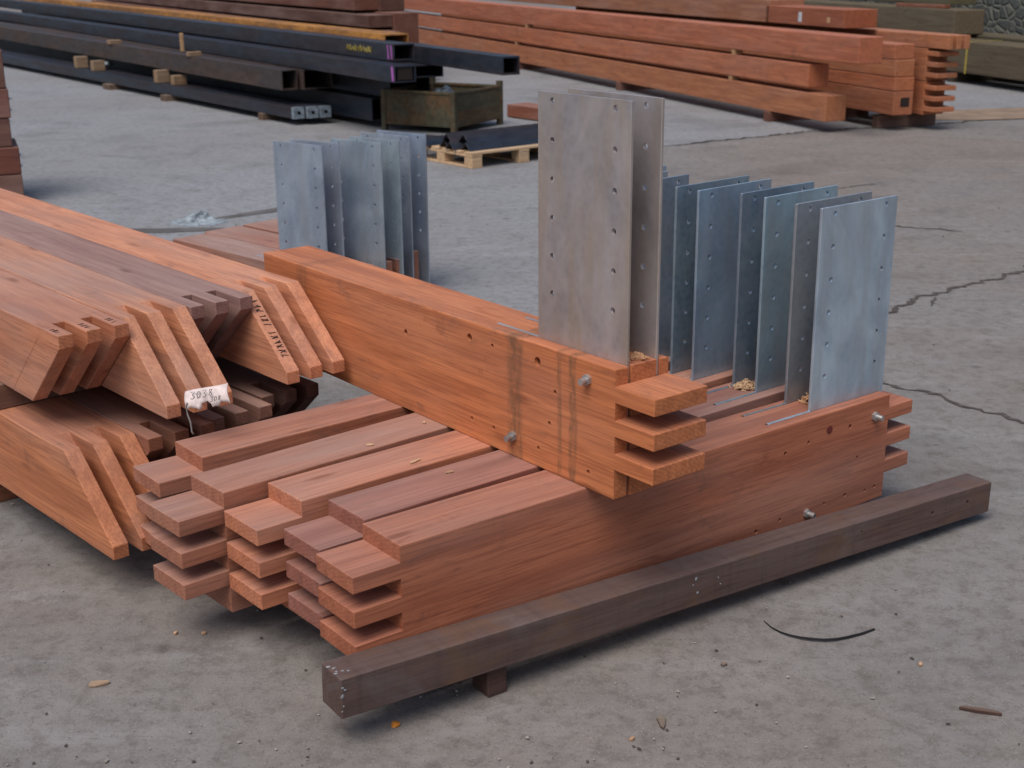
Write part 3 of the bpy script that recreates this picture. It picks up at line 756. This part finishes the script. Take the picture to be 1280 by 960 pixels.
# ------------------------------------------------------------------ steel stillage box
bx = thing('steel_box', 'rusty green open topped steel box between the steel stack and the pallet', 'steel box', (-.48, 11.892, .004), 59.7)
lx_, ly_ = .836, .79            # local x to the right hand corner, local y to the left hand corner
def part(name, fn, mat, parent, bev=.003):
    bm = new_bm(); fn(bm); return link(name, bm, mat, parent, bev, 1)
for nm, x0, x1, y0, y1 in (('side_panel', .05, lx_ - .05, .006, .018), ('side_panel', .05, lx_ - .05, ly_ - .018, ly_ - .006), ('side_panel', .006, .018, .05, ly_ - .05), ('side_panel', lx_ - .018, lx_ - .006, .05, ly_ - .05)):
    part(nm, lambda bm: box(bm, x0, x1, y0, y1, .055, .335), RUSTGREEN, bx)
for nm, x0, x1, y0, y1 in (('top_rail', .05, lx_ - .05, 0, .03), ('top_rail', .05, lx_ - .05, ly_ - .03, ly_), ('top_rail', 0, .03, .05, ly_ - .05), ('top_rail', lx_ - .03, lx_, .05, ly_ - .05)):
    part(nm, lambda bm: box(bm, x0, x1, y0, y1, .336, .36), RUSTGREEN, bx)
for x0, y0, h_3 in ((0, 0, .362), (lx_ - .049, 0, .40), (0, ly_ - .049, .362), (lx_ - .049, ly_ - .049, .44)):
    part('corner_post', lambda bm: box(bm, x0, x0 + .049, y0, y0 + .049, 0, h_3), RUSTGREEN, bx)
part('floor_panel', lambda bm: box(bm, .02, lx_ - .02, .02, ly_ - .02, .08, .092), RUSTGREEN, bx)
bm = new_bm()
for i in range(9):
    m_ = Matrix.Translation((rnd.uniform(-.06, .06), rnd.uniform(-.06, .06), rnd.uniform(0, .08))) @ Matrix.Diagonal((.05, .05, .04, 1))
    bmesh.ops.create_icosphere(bm, subdivisions=2, radius=1, matrix=m_)
for v in bm.verts: v.co += Vector((rnd.uniform(-1, 1), rnd.uniform(-1, 1), rnd.uniform(-1, 1))) * .008
o = link('crumpled_sheet', bm, BLUEPL, None, 0, smooth=True); q = Vector((-.48, 11.892, 0)) + E2(59.7) * .32 + E2(149.7) * .32; o.location = (q.x, q.y, .27); tag(o, 'crumpled pale blue plastic sticking out of the steel box', 'plastic sheet')
bm = new_bm()
for i in range(26):
    m_ = Matrix.Translation((rnd.uniform(-.33, .33), rnd.uniform(-.31, .31), rnd.uniform(0, .10))) @ Matrix.Rotation(rnd.uniform(0, 3), 4, 'Z') @ Matrix.Rotation(rnd.uniform(-.4, .4), 4, 'X') @ Matrix.Diagonal((rnd.uniform(.06, .16), rnd.uniform(.02, .05), .012, 1))
    bmesh.ops.create_cube(bm, size=1.6, matrix=m_)
o = link('scrap_heap', bm, RUST, None, 0); q = Vector((-.48, 11.892, 0)) + E2(59.7) * .418 + E2(149.7) * .395; o.location = (q.x, q.y, .135); o.rotation_euler = (0, 0, R(59.7)); tag(o, 'rusty metal scrap filling the steel box', 'scrap metal', kind='stuff')

# ------------------------------------------------------------------ pallet with steel angles
pl = thing('pallet', 'pale wooden pallet holding dark steel angles in front of the steel box', 'pallet', (-.281, 9.91, .0), 38.5)
pc = (.62, .44, .27, .35)
PLX, PLY = 1.0, .80
for i in range(6):
    y0 = i * (PLY - .1) / 5
    part('deck_board', lambda bm: box(bm, 0, PLX, y0, y0 + .095, .104, .122), SOFT, pl)
for x0 in (0, .45, .9):
    part('cross_board', lambda bm: box(bm, x0, x0 + .1, 0, PLY, .086, .103), SOFT, pl)
    part('runner', lambda bm: box(bm, x0, x0 + .1, 0, PLY, .004, .020), SOFT, pl)
    for y0 in (0, .35, .70): part('block', lambda bm: box(bm, x0 + .002, x0 + .098, y0 + .002, y0 + .098, .0205, .0855), SOFT, pl)
tint(pl, pc)
GA = 'dark steel angles on the pallet'
def angle(label, off, z, rz=38.5, L=1.05, s_=.085, flip=1):
    bm = new_bm(); t2 = .009; c_ = s_ / math.sqrt(2)
    prism(bm, [(-c_, 0), (-c_ + t2, 0), (0, c_ - t2), (c_ - t2, 0), (c_, 0), (0, c_)], 0, L, 'Z')
    bmesh.ops.transform(bm, matrix=Matrix(((0, 0, 1, 0), (1, 0, 0, 0), (0, 1, 0, 0), (0, 0, 0, 1))), verts=bm.verts[:])
    o = link('steel_angle', bm, MILL, None, .001, 1); q = Vector((-.281, 9.91, 0)) + E2(38.5) * off[0] + E2(128.5) * off[1]
    o.location = (q.x, q.y, z); o.rotation_euler = (0, 0, R(rz)); return tag(o, label, 'steel angle', GA)
angle('steel angle nearest the camera on the pallet, lying as a ridge', (.03, .12), .123)
angle('second steel angle ridge on the pallet, just behind the nearest', (-.02, .25), .123)
angle('third steel angle ridge on the pallet', (.02, .38), .123)
angle('steel angle stacked over the gap between the first two ridges', (.06, .185), .178)
angle('steel angle stacked over the second and third ridges', (.0, .315), .178)
angle('rearmost steel angle lying low at the back of the pallet', (-.06, .58), .123, 42, .8)
for i, (p_, rz_, L_) in enumerate((((-.86, 11.2), 150, .9), ((-.72, 11.0), 156, .8), ((-.60, 11.12), 147, 1.0))):
    bm = new_bm(); box(bm, 0, L_, 0, .1, .0, .07)
    o = link('steel_offcut', bm, MILL, None, .006, 2); o.location = (p_[0] + .55, p_[1] - .2, .008); o.rotation_euler = (0, 0, R(rz_))
    tag(o, ['leftmost', 'nearest', 'rearmost'][i] + ' of three black steel offcuts on the ground below the steel box', 'steel offcut', 'steel offcuts by the box')
long_beam('timber_beam', 'reddish brown beam lying on the ground right of the steel box', 'timber beam', Vector((.62, 12.35, 0)), 128, 1.05, .25, .012, .13, (.24, .085, .05, .5))

# ------------------------------------------------------------------ dark timber stack at the left edge
GL = 'stacked beams at the left edge of the photo'
LE = Vector((-3.133, 8.62, 0))
zc = .0
lev = [(.0, .17, .0, 'bottom'), (.175, .345, .0, 'second'), (.35, .525, .03, 'third'), (.53, .71, .02, 'fourth'), (.715, .945, .028, 'top')]
for i, (z0, z1, sh_, s_) in enumerate(lev):
    for j, dn in enumerate((0.0, .26)):
        e_ = LE - Vector((sh_ * 1.25, 0, 0)) + E2(112) * dn
        bm = new_bm(); box(bm, 0, 2.2, 0, .245, 0, z1 - z0)
        o = link('stacked_beam', bm, W, None, .006, 2, color=(.13 + .03 * ((i + j) % 2), .055, .038, .45)); o.location = (e_.x, e_.y, z0 + .02); o.rotation_euler = (0, 0, R(202))
        o.scale = (1, -1, 1)
        if j == 0 and i in (1, 3):
            for zz in (.04, .11):
                bm = new_bm(); box(bm, -.018, .0, .02, .05, zz, zz + .014); link('white_tab', bm, WHITEPAINT, o, .001, 1)
        tag(o, ('near ' if j == 0 else 'rear ') + 'beam of the ' + s_ + ' course in the brown stack at the left edge', 'timber beam', GL)

# ------------------------------------------------------------------ loose bits
def heap(label, loc, rx, ry, h, seed, mat=CREAM):
    g = random.Random(seed); bm = new_bm()
    for i in range(170):
        a = g.uniform(0, 6.283); d = abs(g.gauss(0, .45)); 
        if d > 1.2: continue
        z = h * max(0, 1 - d) * g.uniform(.2, 1) + .002
        m_ = Matrix.Translation((rx * d * math.cos(a), ry * d * math.sin(a), z)) @ Matrix.Rotation(g.uniform(0, 6), 4, (g.random(), g.random(), g.random() + .1)) @ Matrix.Diagonal((g.uniform(.003, .008), g.uniform(.002, .005), .0014, 1))
        bmesh.ops.create_cube(bm, size=2, matrix=m_)
    o = link('sawdust_heap', bm, mat, None, 0); o.location = loc; return tag(o, label, 'sawdust', kind='stuff')
def on_post(i, x, y):
    p = posts[i]; a = p.rotation_euler.z
    return (p.location.x + math.cos(a) * x - math.sin(a) * y, p.location.y + math.sin(a) * x + math.cos(a) * y, .369)
heap('orange sawdust heap between the two plates of the front post', on_post(0, 1.37, .08), .05, .030, .030, 1)
heap('pale sawdust heap between the plates of the second post', on_post(1, 1.30, .08), .045, .028, .022, 2, SOFT).color = (.62, .45, .28, .2)
q = Vector((.221, 2.729, .669)) + B * -.03 + E2(BA + 90) * .09
heap('bit of sawdust beside the plates on the orange cross post', (q.x, q.y, .669), .025, .015, .010, 3)
# curved strap
bm = new_bm()
arc = [(.593, 2.86), (.604, 2.826), (.62, 2.80), (.638, 2.782), (.66, 2.769), (.686, 2.760), (.713, 2.756), (.742, 2.760), (.771, 2.771), (.81, 2.79), (.843, 2.812)]
va = []
for i, (x, y) in enumerate(arc):
    d = Vector((arc[min(i + 1, 10)][0] - arc[max(i - 1, 0)][0], arc[min(i + 1, 10)][1] - arc[max(i - 1, 0)][1], 0)).normalized(); n_ = Vector((-d.y, d.x, 0))
    f_ = min(1, .35 + i * .13)
    h_3 = .001 + .0045 * f_
    lift = .004 * math.sin(i / 10 * 3.14)
    c_ = Vector((x, y, 0))
    va.append([bm.verts.new(c_ - n_ * .0015 * f_ + Vector((0, 0, lift))), bm.verts.new(c_ + n_ * .0015 * f_ + Vector((0, 0, lift))), bm.verts.new(c_ + n_ * .0015 * f_ + Vector((0, 0, lift + h_3))), bm.verts.new(c_ - n_ * .0015 * f_ + Vector((0, 0, lift + h_3)))])
for a_, b_ in zip(va, va[1:]):
    for q_ in range(4): bm.faces.new((a_[q_], a_[(q_ + 1) % 4], b_[(q_ + 1) % 4], b_[q_]))
bm.faces.new(va[0]); bm.faces.new(va[-1][::-1])
tag(link('strap_offcut', bm, BLACK, None, 0), 'curved black strap offcut on the concrete in front of the dark beam', 'strap')
def lump(name, label, cat, loc, s, mat, seed, col=None, group=None):
    g = random.Random(seed); bm = new_bm(); bmesh.ops.create_icosphere(bm, subdivisions=2, radius=1)
    for v in bm.verts: v.co = Vector((v.co.x * s[0], v.co.y * s[1], v.co.z * s[2])) * g.uniform(.75, 1.1)
    o = link(name, bm, mat, None, 0, color=col); o.location = (loc[0], loc[1], s[2] * .8 + (loc[2] if len(loc) > 2 else 0)); o.rotation_euler = (0, 0, g.uniform(0, 3)); return tag(o, label, cat, group)
lump('orange_lump', 'small orange lump on the concrete by the near end of the dark beam', 'debris', (-.247, 2.419), (.010, .009, .006), ORANGEM, 1)
def chip(label, x, y, l, w_, rz, col, z=.0, name='wood_chip', h=.006):
    g = random.Random(int((x + 9) * 1000)); bm = new_bm()
    pts = [(-l / 2, -w_ * .4), (-l * .1, -w_ * .5), (l * .5, -w_ * .2), (l * .42, w_ * .3), (0, w_ * .5), (-l * .45, w_ * .35)]
    prism(bm, [(a + g.uniform(-1, 1) * w_ * .12, b + g.uniform(-1, 1) * w_ * .12) for a, b in pts], 0, h)
    o = link(name, bm, SOFT, None, .001, 1, color=col); o.location = (x, y, z + .001); o.rotation_euler = (0, 0, R(rz)); return tag(o, label, 'wood chip')
pcol = (.50, .32, .20, .2)
chip('flat tan wood chip alone on the concrete at the lower left', -.907, 2.595, .045, .02, 10, (.36, .25, .17, .4))
chip('pale chip on the bare concrete right of the orange lump, below the dark beam', .236, 2.361, .014, .009, 40, pcol)
chip('thin dark splinter on the concrete below the middle of the dark beam', .304, 2.419, .012, .040, 5, (.10, .07, .06, .5))
chip('pale chip on the concrete right of the curved black strap', .902, 2.648, .014, .009, 70, pcol)
chip('dark flake between the dark beam and the curved black strap', .467, 2.655, .016, .010, 20, (.12, .08, .07, .5))
chip('brown stick lying on the concrete at the lower right', .97, 2.452, .085, .012, -20, (.09, .05, .04, .4), name='stick', h=.008)
chip('pale chip on the concrete left of the tenon fingers', -.728, 2.82, .012, .008, 15, pcol)
chip('second pale chip on the concrete, further left of the tenon fingers', -.794, 2.822, .012, .008, 75, pcol)
def chip_post(label, i, x, y, l, w_, rz):
    q = on_post(i, x, y); chip(label, q[0], q[1], l, w_, rz, (.60, .42, .26, .1), .369, h=.004)
chip_post('curled pale shaving on the pinkish middle post', 2, .33, .03, .035, .008, 50)
chip_post('pale shaving on the dark purplish post beside the orange cross post', 1, .30, .10, .020, .008, 20)
chip_post('pale shaving on the greyish brown fourth post', 3, .62, .06, .012, .010, 60)
chip_post('small pale shaving on the greyish brown fourth post near the pinkish one', 3, .42, .02, .020, .008, 10)
# grit strewn over the concrete
for nm, mt, sd_, n_ in (('pale_grit', OLDGRIT, 5, 380), ('dark_grit', DARKGRIT, 6, 260)):
    g = random.Random(sd_); bm = new_bm()
    for i in range(n_):
        y = 2.25 + 6.5 * g.random() ** 1.8; x = (g.random() * 2 - 1) * (.45 * y)
        q = (.0009 + .0022 * g.random() ** 2.5) * (1 + .12 * y)
        m_ = Matrix.Translation((x, y, .004 + (.004 if y > 4.4 else 0))) @ Matrix.Rotation(g.uniform(0, 6), 4, 'Z') @ Matrix.Diagonal((q * g.uniform(.8, 2.0), q, q * .6, 1))
        bmesh.ops.create_icosphere(bm, subdivisions=1, radius=1, matrix=m_)
    tag(link(nm, bm, mt, None, 0), ('pale' if sd_ == 5 else 'dark') + ' grit and crumbs strewn over the concrete yard', 'grit', kind='stuff')
# blue rag
bm = new_bm(); g = random.Random(12); NXX, NYY = 22, 12
gv = []
for i in range(NXX + 1):
    row = []
    for j in range(NYY + 1):
        u, v = i / NXX - .5, j / NYY - .5
        e_ = max(0, 1 - (2.1 * max(abs(u), abs(v))) ** 3)
        z = (.012 + .05 * math.exp(-((u + .02) ** 2 * 30 + (v - .1) ** 2 * 14))) * e_ * (.6 + .5 * g.random()) + .004
        row.append(bm.verts.new((u * .31 + .02 * math.sin(v * 9 + u * 5), v * .26 * (1 - .6 * abs(u)) + .02 * math.sin(u * 14), z)))
    gv.append(row)
for i in range(NXX):
    for j in range(NYY): bm.faces.new((gv[i][j], gv[i + 1][j], gv[i + 1][j + 1], gv[i][j + 1]))
o = link('plastic_rag', bm, BLUEPL, None, 0, smooth=False); o.location = (-1.86, 7.93, .002); o.modifiers.new('thick', 'SOLIDIFY').thickness = .003
tag(o, 'crumpled pale blue plastic rag on the concrete behind the left stack', 'rag')
lump('grey_rag', 'dark grey rag on the steel stack, at the upper left', 'rag', (-5.05, 17.3, .2), (.10, .05, .04), BLUEPL, 5)

# ------------------------------------------------------------------ light, sky, camera
w = bpy.data.worlds.new('World'); S.world = w; w.use_nodes = True
nt = w.node_tree; bg = nt.nodes['Background']
sky = nt.nodes.new('ShaderNodeTexSky'); sky.sky_type = 'NISHITA'; sky.sun_disc = False
SUN_EL, SUN_AZ = 60.0, 245.0        # azimuth measured like a maths angle: where the light comes from
sky.sun_elevation = R(SUN_EL); sky.sun_rotation = R(90 - SUN_AZ)
sky.air_density = 1.0; sky.dust_density = 3.0; sky.ozone_density = 1.5
nt.links.new(sky.outputs[0], bg.inputs[0]); bg.inputs[1].default_value = .082
L = bpy.data.lights.new('sun', 'SUN'); L.energy = 1.75; L.angle = R(42); L.color = (1, .93, .86)
so = bpy.data.objects.new('sun', L); COL.objects.link(so)
dv_ = E2(SUN_AZ) * math.cos(R(SUN_EL)) + Vector((0, 0, math.sin(R(SUN_EL))))
so.rotation_euler = dv_.to_track_quat('Z', 'Y').to_euler(); so.location = dv_ * 30

cd = bpy.data.cameras.new('camera'); co = bpy.data.objects.new('camera', cd); COL.objects.link(co)
p_, r_ = 17.7838 * math.pi / 180, -.4957 * math.pi / 180
f_ = Vector((0, math.cos(p_), -math.sin(p_))); u_ = Vector((0, math.sin(p_), math.cos(p_))); x_ = Vector((1, 0, 0))
xr = math.cos(r_) * x_ + math.sin(r_) * u_; ur = -math.sin(r_) * x_ + math.cos(r_) * u_
m = Matrix((xr, ur, -f_)).transposed().to_4x4(); m.translation = (0, 0, 1.515); co.matrix_world = m
cd.sensor_width = 36; cd.lens = 1677.39 / 1280 * 36; cd.clip_start = .05; cd.clip_end = 500
cd.dof.use_dof = True; cd.dof.focus_distance = 3.2; cd.dof.aperture_fstop = 7.0
S.camera = co
S.view_settings.view_transform = 'Standard'; S.view_settings.look = 'None'; S.view_settings.exposure = .45; S.view_settings.gamma = 1
S.cycles.use_denoising = True
